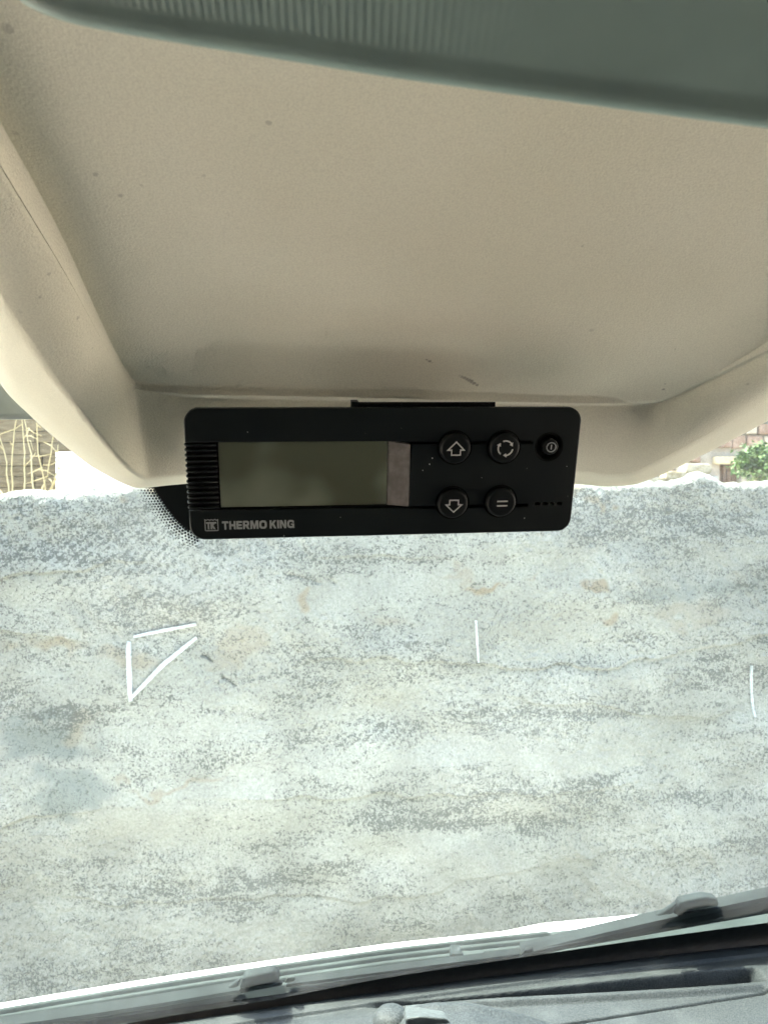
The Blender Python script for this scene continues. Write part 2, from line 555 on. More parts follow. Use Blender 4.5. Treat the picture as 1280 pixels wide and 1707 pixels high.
M_tan = blobs([(515, 1010, 16, 20, .8), (822, 978, 52, 7, 1), (968, 976, 24, 10, 1), (1008, 1050, 14, 16, .8), (55, 1082, 60, 18, .7),
             (385, 1085, 60, 34, .55), (205, 1090, 50, 16, .6), (760, 965, 40, 8, .4), (240, 815, 40, 14, .9),
             (985, 812, 30, 10, .9), (1150, 1030, 50, 20, .4), (660, 1050, 40, 12, .4), (300, 1295, 90, 7, .6), (150, 1210, 30, 20, .5)])
M_grey = blobs([(85, 1232, 80, 44, 1), (105, 1325, 75, 34, .9), (1130, 985, 160, 22, .55), (330, 1110, 70, 30, .4)])
M_smooth = blobs([(860, 1258, 260, 38, 1), (300, 1340, 190, 60, .7), (640, 1420, 160, 30, .8), (700, 1000, 260, 40, .6),
                 (250, 1130, 200, 36, .5), (760, 1465, 300, 40, .7), (470, 1560, 300, 40, .6)])
wl = root('rendered_wall', (0, 2.75, 0), 'rough pale grey cement-rendered wall with dark speckled bands outside the windscreen', 'wall')
wall_o = grid_obj('render_coat', P, 'wall', wl, (0, 2.75, 0))
for nm_, arr in (('dark', M_dark), ('tan', M_tan), ('grey', M_grey), ('smooth', M_smooth)):
    at_ = wall_o.data.attributes.new(nm_, 'FLOAT', 'POINT')
    full = np.concatenate([arr, np.repeat(arr[-1:], 6, 0)], 0)
    at_.data.foreach_set('value', full.reshape(-1).astype(np.float32))
# white strokes set just proud of the wall
g = G('white_stroke')
g.set(g.mix(g.rng(g.noise(g.pos(), 160, 3).outputs[0], .3, .7), (.21, .225, .22), (.34, .36, .35)), .7, .2)
M['stroke'] = g.m
def stroke(pts, w, label):
    c3 = [at(a, b, WD(a)) for a, b in pts]
    V, Fc = [], []
    m = 14
    pts2 = []
    for (p0, p1) in zip(c3[:-1], c3[1:]):
        for k in range(m):
            pts2.append(p0 + (p1 - p0) * k / m)
    pts2.append(c3[-1])
    n = len(pts2)
    for i, q in enumerate(pts2):
        d = pts2[min(i + 1, n - 1)] - pts2[max(i - 1, 0)]
        d /= np.linalg.norm(d)
        s = np.array([-d[2], 0, d[0]])
        ww = w * (.75 + .35 * math.sin(math.pi * (i + .7) / (n + .4))) * (1 + random.uniform(-.08, .08))
        for k in (-1, 1):
            v = q + s * ww * k
            ix = int(np.clip((v[0] + 2.1) / 4.2 * (NX - 1), 0, NX - 1))
            colz = P[:NZ, ix, 2]
            iz = int(np.searchsorted(colz, v[2]))
            lo, hi = max(iz - 4, 0), min(iz + 5, NZ)
            v = np.array([v[0], P[lo:hi, max(ix - 3, 0):ix + 4, 1].min() - .003, v[2]])
            V.append(v); V.append(v + np.array([0, .03, 0]))
    for i in range(n - 1):
        a = i * 4; b = a + 4
        Fc += [(a, b, b + 2, a + 2), (a, a + 1, b + 1, b), (a + 2, b + 2, b + 3, a + 3)]
    o = mesh_obj('wall_stroke', V, Fc, 'stroke', wl, False, (0, 2.75, 0))
    o['label'] = label
stroke([(222, 1062), (327, 1041)], .0052, 'upper white stroke of the triangle')
stroke([(214, 1070), (216, 1120), (219, 1168)], .0074, 'upright white stroke of the triangle')
stroke([(219, 1164), (270, 1110), (326, 1064)], .0068, 'slanting white stroke of the triangle')
stroke([(793, 1034), (797, 1104)], .0036, 'short upright white stroke near the middle of the wall')
stroke([(1253, 1110), (1259, 1196)], .0042, 'upright white stroke at the right of the wall')

# rubble stones lying on the wall top
def rock(name, c, r, mat, parent=None, seed=0, off=None):
    rr = np.random.default_rng(seed)
    bm = bmesh.new()
    bmesh.ops.create_icosphere(bm, subdivisions=3, radius=1)
    co = np.array([v.co[:] for v in bm.verts])
    f = 1 + .22 * vnoise(co[:, 0] * 1.7 + seed, co[:, 1] * 1.7 + co[:, 2] * 1.3, seed + 50) + .10 * vnoise(co[:, 0] * 4 + co[:, 2] * 3, co[:, 1] * 4 - co[:, 2] * 2, seed + 51)
    co = np.clip(co * f[:, None], -.62, .62) * np.array(r)
    o_ = np.array(off if off is not None else (0, 0, 0))
    for v, q in zip(bm.verts, co):
        v.co = Vector(q + np.array(c) - o_)
    me = bpy.data.meshes.new(name)
    bm.to_mesh(me); bm.free()
    me.polygons.foreach_set('use_smooth', [True] * len(me.polygons))
    me.materials.append(M[mat])
    o = bpy.data.objects.new(name, me)
    col.objects.link(o)
    o.parent = parent
    return o
g = G('tan_stone')
p = g.pos()
g.set(g.mix(g.rng(g.noise(p, 30, 4, .6).outputs[0], .35, .65), (.22, .17, .10), (.32, .27, .19)), .95, .1, g.bump(g.noise(p, 60, 4).outputs[0], .6, .01))
M['tanstone'] = g.m
STL = ['pale tan rubble stone on the wall top just right of the controller', 'small tan stone lying on the wall top left of the peak',
       'largest tan stone, forming the peak of the wall top at right', 'flat tan stone on the wall top right of the peak']
for i, (px, py, rx, rz) in enumerate(((990, 806, .045, .02), (1120, 794, .06, .028), (1158, 783, .075, .035), (1085, 802, .07, .015))):
    c0 = at(px, py, WD(px) + .12)
    tag(rock('rubble_stone', c0, (rx, .06, rz), 'tanstone', None, 60 + i), STL[[0, 1, 2, 3][i]] if i != 3 else 'flat tan stone on the wall top left of the small one', 'stone', 'stones on the wall top')

# ================================================================== beyond the wall, left
g = G('weathered_board')
p = g.pos()
mp = g.n('ShaderNodeMapping'); mp.inputs['Scale'].default_value = (1, 1, 9)
g.put(mp.inputs[0], p)
c = g.mix(g.rng(g.noise(mp.outputs[0], 4, 6, .65).outputs[0], .3, .7), (.075, .054, .032), (.15, .118, .075))
M['board'] = g.set(c, .9, .1, g.bump(g.noise(mp.outputs[0], 9, 4).outputs[0], .5, .02))
sh_off = at(-100, 853, 9.0); sh_off[2] = 0
shed = root('shed', sh_off, 'brown weathered board shed beyond the wall at the far left', 'shed')
shx0, shx1 = at(-420, 0, 9)[0], at(190, 0, 9)[0]
zb = H - .3
box('wall_core', shx0, shx1, 9.03, 10.6, 0, at(0, 560, 9)[2], 'board', shed, tuple(sh_off), .01)
z = zb
k = 0
while z < at(0, 600, 9)[2]:
    hh = .125 + .05 * random.random()
    x0 = shx0
    while x0 < shx1 - .05:
        w = min(shx1 - x0, 1.4 + random.random() * 1.2)
        if shx1 - x0 - w < .4: w = shx1 - x0
        yj = 9.0 + random.uniform(-.012, .012)
        box('board', x0 + .006, x0 + w - .006, yj - .02, yj + .028, z + .003, z + hh - .003, 'board', shed, tuple(sh_off), .006)
        x0 += w
    z += hh
# white-washed building in front of the shed
g = G('limewash')
g.set(g.mix(g.rng(g.noise(g.pos(), 3, 4).outputs[0], .3, .7), (.78, .77, .74), (.84, .84, .82)), .9, .1)
M['limewash'] = g.m
wb_off = at(170, 853, 7.4); wb_off[2] = 0
wb = root('white_building', wb_off, 'plain whitewashed building just above the wall top, left of the controller', 'building')
bx0, bx1 = at(93, 0, 7.4)[0], at(560, 0, 7.4)[0]
zt_ = at(0, 762, 7.4)[2]
box('wall', bx0, bx1, 7.4, 8.6, 0, zt_, 'limewash', wb, tuple(wb_off), .01)
box('roof', bx0, bx1, 7.398, 8.6, zt_ + .002, zt_ + .05, 'limewash', wb, tuple(wb_off), .008)
# dry stalks
g = G('dry_straw')
g.set((.36, .29, .16), .8, .2)
M['straw'] = g.m
def stalk_plant(base_px, Y, tips, label):
    b0 = at(base_px, 860, Y)
    rt = root('dry_plant', tuple(b0), label, 'dry plant', 'dry plants beyond the wall')
    for (bx, tx, ty, kink) in tips:
        p0 = at(bx, 850, Y + random.uniform(-.1, .1))
        p1 = at(tx, ty, Y + random.uniform(-.15, .15))
        pts = []
        for i in range(9):
            t = i / 8
            q = p0 + (p1 - p0) * t
            q = q + np.array([kink * math.sin(t * 3.1) * .05 + random.uniform(-.006, .006), 0, random.uniform(-.004, .004)])
            pts.append(tuple(q))
        st = tube('stalk', pts, [.0052 - .0032 * i / 8 for i in range(9)], 'straw', rt, 6, tuple(b0))
        for i in (3, 5, 6, 7):
            q = np.array(pts[i])
            e = q + np.array([random.uniform(-.12, .12), random.uniform(-.05, .05), random.uniform(-.06, .09)])
            mid = (q + e) / 2 + np.array([0, 0, random.uniform(-.02, .03)])
            tube('twig', [tuple(q), tuple(mid), tuple(e)], [.0032, .0028, .0014], 'straw', st, 5, tuple(b0))
stalk_plant(38, 4.3, [(15, -12, 690, .6), (22, 33, 672, -.4), (41, 34, 660, .2), (58, 36, 668, .3), (18, -60, 740, .5)], 'tall dry straw-coloured stalks in front of the shed, far left')
stalk_plant(76, 4.6, [(70, 96, 742, .8), (60, 92, 700, .5), (84, 60, 660, -.5), (66, 104, 760, .3)], 'dry branching stalks beside the left corner of the white building')

# ================================================================== beyond the wall, right
def stone_mat(name, a, b):
    g = G(name)
    p = g.pos()
    g.set(g.mix(g.rng(g.noise(p, 6, 5, .65).outputs[0], .3, .7), a, b), .95, .1, g.bump(g.noise(p, 14, 4).outputs[0], .7, .03))
    M[name] = g.m
stone_mat('stone_red', (.16, .10, .07), (.25, .17, .125))
stone_mat('stone_buff', (.25, .205, .15), (.32, .27, .21))
stone_mat('stone_grey', (.19, .18, .16), (.27, .26, .235))
stone_mat('mortar', (.22, .18, .14), (.27, .23, .185))
stone_mat('lintel', (.34, .27, .17), (.40, .33, .22))
stone_mat('shutter', (.11, .07, .05), (.16, .11, .08))
hs_off = at(1200, 853, 10); hs_off[2] = 0
hs = root('stone_house', hs_off, 'stone house with reddish and buff blocks beyond the wall at right', 'house')
hx0, hx1 = at(960, 0, 10)[0], at(1480, 0, 10)[0]
wx0, wx1 = at(1200, 0, 10)[0], at(1236, 0, 10)[0]
wz0, wz1 = at(0, 830, 10)[2], at(0, 774, 10)[2]
ho = tuple(hs_off)
for (a, b, c_, d_) in ((hx0, wx0, 0, 3.6), (wx1, hx1, 0, 3.6), (wx0, wx1, 0, wz0), (wx0, wx1, wz1, 3.6)):
    box('wall', a, b, 10.02, 10.4, c_, d_, 'mortar', hs, ho, .002)
win = box('window', wx0 + .004, wx1 - .004, 10.16, 10.20, wz0 + .004, wz1 - .004, 'shutter', hs, ho, .004)
for k in range(4):
    xa = wx0 + .02 + k * (wx1 - wx0 - .04) / 4
    box('board', xa + .004, xa + (wx1 - wx0 - .04) / 4 - .004, 10.13, 10.165, wz0 + .02, wz1 - .02, 'shutter', win, ho, .003)
box('lintel', wx0 - .10, at(1420, 0, 10)[0], 9.93, 10.15, wz1 + .002, wz1 + .10, 'lintel', hs, ho, .012)
z = H - .1
row = 0
while z < H + 1.5:
    hh = random.uniform(.13, .22)
    x = hx0 - random.random() * .2
    while x < hx1:
        w = random.uniform(.16, .38)
        a, b = max(x, hx0), min(x + w, hx1)
        clash = (b > wx0 - .11 and a < at(1420, 0, 10)[0] + .02 and z + hh > wz1 - .01 and z < wz1 + .11) or (b > wx0 - .01 and a < wx1 + .01 and z < wz1)
        if b - a > .06 and not clash:
            mt = random.choice(['stone_red', 'stone_red', 'stone_buff', 'stone_buff', 'stone_grey'])
            yo = random.uniform(-.03, .01)
            j = lambda: random.uniform(-.012, .012)
            lo = [(a + .012 + j(), 9.97 + yo, z + .012 + j()), (b - .012 + j(), 9.97 + yo, z + .012 + j()), (b - .012 + j(), 9.97 + yo, z + hh - .012 + j()), (a + .012 + j(), 9.97 + yo, z + hh - .012 + j())]
            hi = [(q[0], 10.03, q[2]) for q in lo]
            bevelled_hull('stone', lo, hi, mt, hs, ho, .016, 2)
        x += w
    z += hh
# green shrub
def leaf_mat(name, a, b):
    g = G(name)
    oi = g.n('ShaderNodeNewGeometry')
    g.set(g.mix(oi.outputs['Random Per Island'], a, b), .5, .4)
    g.b.inputs['Transmission Weight'].default_value = 0
    M[name] = g.m
leaf_mat('leaf', (.035, .075, .012), (.085, .14, .026))
M['bark'] = plastic('shrub_bark', (.12, .09, .06), .9, .1)
def shrub(px, py, Y, rpx, n, label, seed):
    rr = random.Random(seed)
    c0 = at(px, py, Y)
    rad = rpx / FPX * Y
    base = (c0[0], Y, 0)
    rt = root('shrub', base, label, 'shrub', 'shrubs beyond the wall')
    trunk = tube('trunk', [(c0[0] + .03, Y, 0), (c0[0] - .02, Y + .02, c0[2] * .4), (c0[0] + .01, Y, c0[2] * .8), (c0[0], Y, c0[2])], [.03, .024, .018, .008], 'bark', rt, 8, base)
    clumps = []
    for i in range(16):
        while True:
            q = Vector((rr.uniform(-1, 1), rr.uniform(-1, 1), rr.uniform(-1, 1)))
            if q.length < 1: break
        e = Vector(c0) + q * rad * .85
        clumps.append(e)
        s = Vector((c0[0], Y, c0[2] - rad * .9))
        tube('limb', [tuple(s), tuple((s + e) / 2 + Vector((0, 0, .03))), tuple(e)], [.008, .006, .003], 'bark', trunk, 5, base)
    V, Fc = [], []
    for i in range(n):
        e = rr.choice(clumps)
        q = e + Vector((rr.gauss(0, 1), rr.gauss(0, 1), rr.gauss(0, 1))) * rad * .2
        d = Vector((rr.gauss(0, 1), rr.gauss(0, 1), rr.gauss(0, .7))).normalized()
        up = Vector((rr.gauss(0, .5), rr.gauss(0, .5), 1)).normalized()
        s = d.cross(up).normalized()
        L = rr.uniform(.022, .040); w = L * .33
        b = len(V)
        V += [tuple(q), tuple(q + d * L * .5 + s * w), tuple(q + d * L - up * .006), tuple(q + d * L * .5 - s * w)]
        Fc.append((b, b + 1, b + 2, b + 3))
    mesh_obj('crown', V, Fc, 'leaf', rt, False, base)
shrub(1268, 778, 4.6, 44, 3200, 'bright green leafy shrub above the wall at the right edge', 5)

# ================================================================== van: bonnet, cowl, wipers
GLX = lambda x: .98 + .22 * x - .05 * x * x
def glassY(x, z):                                   # z relative to the camera
    return GLX(x) - .64 * (z + .62)
# bonnet: one curved sheet with a raised middle
hx = np.linspace(-1.0, 1.3, 160)
rows = []
for d, dz in ((0.0, -.05), (.0, -.010), (.003, -.004), (.010, 0.0), (.03, -.001), (.06, -.024), (.12, -.062), (.25, -.150), (.45, -.29), (.7, -.48), (.78, -.6), (.80, -.9)):
    y0 = GLX(hx) + .298
    lift = .008 * sstep(.20, .30, hx) * (1 - sstep(.55, .80, hx))
    rows.append(np.stack([hx, y0 + d * (1 - .1 * hx), -.7530 - .012 * np.abs(hx) + lift * min(1, .25 + dz * -0 + 0.75) + dz + H], -1))
hood = grid_obj('bonnet', np.array(rows), 'bodywhite', None)
tag(hood, 'white van bonnet edge showing beyond the ribbed cowl', 'bonnet')
# cowl with ribs
cx = np.linspace(-1.0, 1.3, 420)
cs = np.linspace(0, .250, 300)
Pc = np.zeros((len(cs), len(cx), 3))
for i, s in enumerate(cs):
    base_z = -.708 - .037 * (s / .250) - .010 * np.abs(cx)
    rib = np.zeros_like(cx)
    for rc in (.095, .118, .141, .164, .187, .210, .233):
        endx = .262 + (rc - .164) * .5
        w = 1 - sstep(endx - .012, endx + .004, cx)
        prof = np.exp(-((s - rc) / .0062) ** 6)
        rib += .0085 * prof * w
    z = base_z + rib
    Pc[i] = np.stack([cx, GLX(cx) + .045 + s, z + H], -1)
cowl_off = (0, 1.1, H - .7)
cowl = root('cowl_panel', cowl_off, 'grey ribbed plastic cowl panel below the windscreen', 'cowl')
grid_obj('ribbed_panel', Pc, 'cowl', cowl, cowl_off)
# washer nozzle on the cowl
nz0 = at(772, 1592, 1.13)
box('washer_nozzle', nz0[0] - .020, nz0[0] - .002, 1.12, 1.145, nz0[2] - .012, nz0[2] + .008, 'wiper', cowl, cowl_off, .003)
box('nozzle_base', nz0[0] - .004, nz0[0] + .034, 1.118, 1.15, nz0[2] - .018, nz0[2] - .004, 'cowl', cowl, cowl_off, .003)

def on_glass(px, py, lift):
    """point on the outer side of the windscreen along a sight line, lifted off the glass"""
    u, v = (px - 640) / FPX, (853.5 - py) / FPX
    lo, hi = .3, 2.0
    for _ in range(50):
        m_ = (lo + hi) / 2
        if m_ < glassY(u * m_, v * m_): lo = m_
        else: hi = m_
    Y = (lo + hi) / 2 + lift
    return np.array([u * Y, Y, v * Y + H])
def strip(name, a, b, lift, h0, h1, thick, mat, parent, off, n=14, sag=0):
    """bar along a sight-measured line; h0/h1 heights in photo px at its ends"""
    lo, hi = [], []
    for i in range(n + 1):
        t = i / n
        px = a[0] + (b[0] - a[0]) * t
        py = a[1] + (b[1] - a[1]) * t + sag * math.sin(math.pi * t)
        h = h0 + (h1 - h0) * t
        lo.append(on_glass(px, py + h, lift)); hi.append(on_glass(px, py, lift))
    Pn = []
    for i in range(n + 1):
        l, h_ = lo[i], hi[i]
        f = np.array([0, thick, thick * .4])
        m1 = (l + h_) / 2 - np.array([0, .25 * thick, 0])
        Pn.append([l, m1, h_, h_ + f, l + f, l])
    Pn = np.array(Pn)
    o = grid_obj(name, Pn, mat, parent, off, smooth=False)
    return o
# right wiper
wo = tuple(on_glass(1080, 1560, .03))
wr = root('windscreen_wiper', wo, 'right windscreen wiper, raised diagonally across the right corner of the glass', 'wiper', 'windscreen wipers')
strip('blade', (872, 1590), (1330, 1492), .018, 5, 22, .010, 'rubber', wr, wo)
strip('spoiler', (868, 1588), (1330, 1484), .024, 4, 13, .014, 'wiper', wr, wo, sag=-2)
strip('arm', (884, 1592), (1130, 1530), .034, 4, 9, .010, 'wiper', wr, wo)
def connector(pts, lift, depth, parent, off, nm='connector', mat='wiper', bev=.004):
    a = [on_glass(px, py, lift) for px, py in pts]
    b = [q + np.array([0, depth * .6, 0]) for q in a]
    return bevelled_hull(nm, [tuple(q) for q in a], [tuple(q) for q in b], mat, parent, off, bev, 3)
connector([(1122, 1526), (1200, 1510), (1196, 1499), (1176, 1496), (1136, 1504)], .012, .030, wr, wo)
connector([(1092, 1529), (1122, 1525), (1130, 1506)], .016, .016, wr, wo, 'connector_cap')
connector([(1134, 1534), (1196, 1521), (1202, 1513), (1128, 1526)], .010, .010, wr, wo, 'clip')
connector([(866, 1595), (890, 1589), (888, 1581), (876, 1584)], .018, .014, wr, wo, 'end_cap', 'rubber', .002)
# left wiper
lo_ = tuple(on_glass(300, 1660, .03))
wl2 = root('windscreen_wiper', lo_, 'left windscreen wiper lying low along the cowl with its blunt connector', 'wiper', 'windscreen wipers')
strip('blade', (-60, 1728), (866, 1598), .018, 15, 9, .010, 'rubber', wl2, lo_, sag=3)
strip('spoiler', (-60, 1719), (400, 1650), .024, 9, 5, .012, 'wiper', wl2, lo_, sag=3)
strip('arm', (478, 1641), (866, 1590), .024, 5, 4, .008, 'wiper', wl2, lo_)
connector([(398, 1650), (466, 1637), (462, 1624), (452, 1621), (404, 1632)], .012, .030, wl2, lo_)
connector([(376, 1650), (398, 1647), (401, 1634)], .016, .016, wl2, lo_, 'connector_cap')
connector([(400, 1657), (470, 1644), (472, 1638), (398, 1651)], .010, .010, wl2, lo_, 'clip')
connector([(474, 1640), (492, 1636), (490, 1630), (480, 1630)], .014, .010, wl2, lo_, 'pivot', 'cowl', .002)

# ================================================================== windscreen
gx_ = np.linspace(-.85, 1.25, 90)
gz_ = np.linspace(-.68, .16, 50)
XX, ZZ = np.meshgrid(gx_, gz_)
ws_off = (0, .98, H - .62)
ws = root('windscreen', ws_off, 'raked, slightly green windscreen between headliner and dashboard', 'windscreen')
bow = .012 * np.sin((ZZ + .68) / .84 * math.pi)
GP = np.stack([XX, glassY(XX, ZZ) , ZZ + H], -1)
grid_obj('glass', GP, 'glass', ws, ws_off)
# black enamel strip along the bottom edge, on the inner face
fz = [-.70, -.66, -.64, -.62, -.6135]
fx_ = np.linspace(-.85, 1.25, 120)
FP = []
for i, z in enumerate(fz):
    zz = np.full_like(fx_, z)
    if i == 4:
        pxs = np.array([-400, 190, 450, 640, 860, 1100, 1280, 1700]); pys = np.array([1800, 1707, 1665, 1628, 1595, 1560, 1536, 1470])
        xs_, zs_ = [], []
        for a, b in zip(pxs, pys):
            q = on_glass(a, b, 0); xs_.append(q[0]); zs_.append(q[2] - H)
        zz = np.interp(fx_, xs_, zs_)
    FP.append(np.stack([fx_, glassY(fx_, zz) - .003, zz + H], -1))
o = grid_obj('enamel_band', np.array(FP), 'seal', ws, ws_off)
o['label'] = 'black enamel band along the bottom edge of the glass'
# enamel patch behind the controller with its dotted fade
def gl_in(px, py, lift=-.003):
    return on_glass(px, py, lift)
patch = [(251, 803), (262, 822), (276, 843), (292, 864), (312, 883), (336, 890), (900, 872), (915, 760), (245, 760)]
V = [gl_in(a, b) for a, b in patch]
V2 = [gl_in(a, b, -.001) for a, b in patch]
n = len(V)
o = mesh_obj('enamel_patch', V + V2, [tuple(range(n)), tuple(range(2 * n - 1, n - 1, -1))] + [(i, (i + 1) % n, n + (i + 1) % n, n + i) for i in range(n)], 'seal', ws, False, ws_off)
V, Fc = [], []
edge_pts = np.array([(236, 770), (251, 803), (262, 822), (276, 843), (292, 864), (312, 883), (336, 893)], float)
seg = np.r_[0, np.cumsum(np.hypot(*np.diff(edge_pts, axis=0).T))]
step = 5.2
for row in range(6):
    r = 2.55 - .33 * row
    s = (row % 2) * step / 2
    while s < seg[-1]:
        e = np.array([np.interp(s, seg, edge_pts[:, 0]), np.interp(s, seg, edge_pts[:, 1])])
        e2 = np.array([np.interp(min(s + 8, seg[-1]), seg, edge_pts[:, 0]), np.interp(min(s + 8, seg[-1]), seg, edge_pts[:, 1])])
        e1 = np.array([np.interp(max(s - 8, 0), seg, edge_pts[:, 0]), np.interp(max(s - 8, 0), seg, edge_pts[:, 1])])
        d = (e2 - e1) / np.hypot(*(e2 - e1))
        nrm = np.array([-d[1], d[0]])
        c0 = e + nrm * (1.6 + row * 4.5)
        b = len(V)
        for k in range(8):
            a = 2 * math.pi * k / 8
            V.append(gl_in(c0[0] + r * math.cos(a), c0[1] + r * math.sin(a), -.002))
        Fc.append(tuple(range(b, b + 8)))
        s += step
o = mesh_obj('enamel_dots', V, Fc, 'seal', ws, False, ws_off)
o['kind'] = 'stuff'

# ================================================================== headliner
RID = np.array([(-60, 165), (0, 270), (55, 362), (110, 455), (165, 556), (205, 626), (224, 646), (262, 651), (340, 654), (450, 656), (640, 660), (820, 665), (960, 668), (1060, 667),
                (1097, 664), (1125, 654), (1190, 622), (1280, 577), (1400, 515)], float)
MID = np.array([(-60, 385), (0, 490), (55, 572), (110, 650), (170, 728), (222, 784), (246, 797), (284, 793), (350, 786), (450, 780), (640, 782), (820, 784), (975, 786), (1012, 792),
                (1046, 790), (1085, 774), (1170, 729), (1280, 668), (1400, 598)], float)
BOT = np.array([(-60, 552), (0, 637), (50, 692), (100, 736), (160, 782), (198, 800), (226, 806), (275, 801), (350, 796), (450, 792), (640, 795), (820, 799), (960, 803), (1010, 806),
                (1052, 804), (1095, 791), (1180, 752), (1280, 700), (1400, 636)], float)
MY = [.228, .25, .27, .295, .325, .355, .368, .372, .376, .38, .39, .40, .405, .41, .405, .395, .375, .358, .345]
BY = [.36, .40, .415, .43, .45, .465, .475, .478, .482, .485, .495, .505, .51, .515, .515, .51, .495, .47, .44]
def panelY(u, v):
    return .1695 / (v + .33 - .0452 * u)
rid = []
for px, py in RID:
    u, v = (px - 640) / FPX, (853.5 - py) / FPX
    rid.append(at(px, py, panelY(u, v)))
mid = [at(a, b, y) for (a, b), y in zip(MID, MY)]
bot = [at(a, b, y) for (a, b), y in zip(BOT, BY)]
# carry the moulding on past the frame on both sides
rid = [np.array((-.102, -.40, H + .30)), np.array((-.106, .05, H + .153))] + rid + [np.array((.34, .24, H + .11)), np.array((.55, .0, H + .20)), np.array((.62, -.4, H + .34))]
mid = [np.array((-.15, -.40, H + .28)), np.array((-.135, .08, H + .125))] + mid + [np.array((.42, .33, H + .08)), np.array((.66, .05, H + .17)), np.array((.75, -.4, H + .31))]
bot = [np.array((-.31, -.40, H + .25)), np.array((-.27, .18, H + .12))] + bot + [np.array((.46, .36, H + .07)), np.array((.72, .08, H + .16)), np.array((.82, -.4, H + .29))]
rid, mid, bot = map(np.array, (rid, mid, bot))
def resample(A, tpar, tnew):
    """cubic (Catmull-Rom style) resampling of a polyline over a shared parameter"""
    out = np.zeros((len(tnew), 3))
    mtan = np.zeros_like(A)
    for k in range(3):
        sl = np.diff(A[:, k]) / np.diff(tpar)
        m_ = np.zeros(len(A)); m_[1:-1] = np.where(sl[:-1] * sl[1:] > 0, 2 * sl[:-1] * sl[1:] / (sl[:-1] + sl[1:] + 1e-12), 0)
        m_[0] = sl[0]; m_[-1] = sl[-1]
        i = np.clip(np.searchsorted(tpar, tnew) - 1, 0, len(A) - 2)
        h = tpar[i + 1] - tpar[i]; t = (tnew - tpar[i]) / h
        out[:, k] = ((2 * t**3 - 3 * t**2 + 1) * A[i, k] + (t**3 - 2 * t**2 + t) * h * m_[i] + (-2 * t**3 + 3 * t**2) * A[i + 1, k] + (t**3 - t**2) * h * m_[i + 1])
    return out
tpar = np.r_[0, np.cumsum(np.linalg.norm(np.diff(rid, axis=0), axis=1) + .004)]
NC = 420
# denser columns where the frame looks
tn = np.sort(np.r_[np.linspace(0, tpar[-1], 80), np.linspace(tpar[1], tpar[-3], NC)])
tn = np.unique(tn)
Rr, Mm, Bb = (resample(A, tpar, tn) for A in (rid, mid, bot))
# panel above the ridge: fan back over the camera
back = np.stack([np.linspace(-.105, .60, len(tn)), np.full(len(tn), -.40), np.full(len(tn), H + .30)], -1)
wgt = (np.arange(len(tn)) / (len(tn) - 1))
rows = []
ss = np.r_[np.linspace(0, .25, 90) ** 1.0, np.linspace(.26, 1, 40)]
left_x = -.118
def relief(Pp, ridge_dist_front, dl):
    """recess of the panel behind its lip; soft dishes left and in the front centre"""
    x = Pp[:, 0]
    lip = .0065 * sstep(0, .05, dl)
    win = sstep(-.098, -.078, x) * (1 - sstep(.070, .088, x))
    front = .0075 * sstep(.0, .040, ridge_dist_front) * win
    return lip + front
seg_r = Rr
def dist_poly(Pq, A):
    best = np.full(len(Pq), 9.0)
    for a, b in zip(A[:-1], A[1:]):
        d = b - a; L2 = d @ d
        t = np.clip(((Pq - a) @ d) / L2, 0, 1)
        best = np.minimum(best, np.linalg.norm(Pq - a - t[:, None] * d, axis=1))
    return best
leftA = rid[:8]; frontA = rid[8:16]; rightA = rid[15:]
for s in ss[::-1]:
    Pp = Rr + (back - Rr) * s
    # stay in the sloping panel plane while in front of the camera
    plane = H + .054 + .33 * (.35 + .137 * Pp[:, 0] - Pp[:, 1])
    Pp[:, 2] = np.minimum(plane, H + .33)
    dl = dist_poly(Pp, leftA); df_ = dist_poly(Pp, frontA); dr = dist_poly(Pp, rightA)
    x = Pp[:, 0]
    win = sstep(-.108, -.066, x) * (1 - sstep(.035, .098, x))
    Pp[:, 2] += -.0020 * qstep(.030, dl) + .0070 * (qstep(.030, df_) * win + sstep(.0, .12, df_) * (1 - win)) + .0040 * qstep(.03, dr) + .003 * sstep(.03, .16, np.minimum(dl, np.minimum(df_, dr)))
    rows.append(Pp)
# rounded lip at the ridge, then the facet, the rolled lower edge and the return to the glass
def unit(v): return v / np.linalg.norm(v, axis=1)[:, None]
lipn = Mm - Rr; lipn[:, 2] = 0; lipn = unit(lipn)
lk = .02 + .98 * sstep(-.115, -.085, Rr[:, 0])
for a, dz in ((.0003, -.0007), (.0010, -.0013), (.0020, -.0015), (.0040, -.0013), (.0052, -.0014), (.0060, -.0020), (.0064, -.0030)):
    q = Rr + lipn * a * lk[:, None]; q[:, 2] += dz * lk; rows.append(q)
lip_end = rows[-1]
for s in np.linspace(.06, 1, 26):
    q = lip_end + (Mm - lip_end) * s
    q[:, 2] -= .0050 * np.sin(math.pi * s ** .7) * sstep(-.115, -.085, Rr[:, 0])
    rows.append(q)
for s in np.linspace(.1, 1, 12):
    q = Mm + (Bb - Mm) * s
    q[:, 2] -= .004 * np.sin(math.pi * s)
    rows.append(q)
for dy, dz in ((.003, .0005), (.006, .003), (.009, .008), (.02, .03), (.05, .10)):
    q = Bb.copy(); q[:, 1] += dy; q[:, 2] += dz; rows.append(q)
hl = grid_obj('headliner', np.array(rows), 'headliner', None)
tag(hl, 'beige moulded headliner panel above the windscreen', None, None, 'structure')
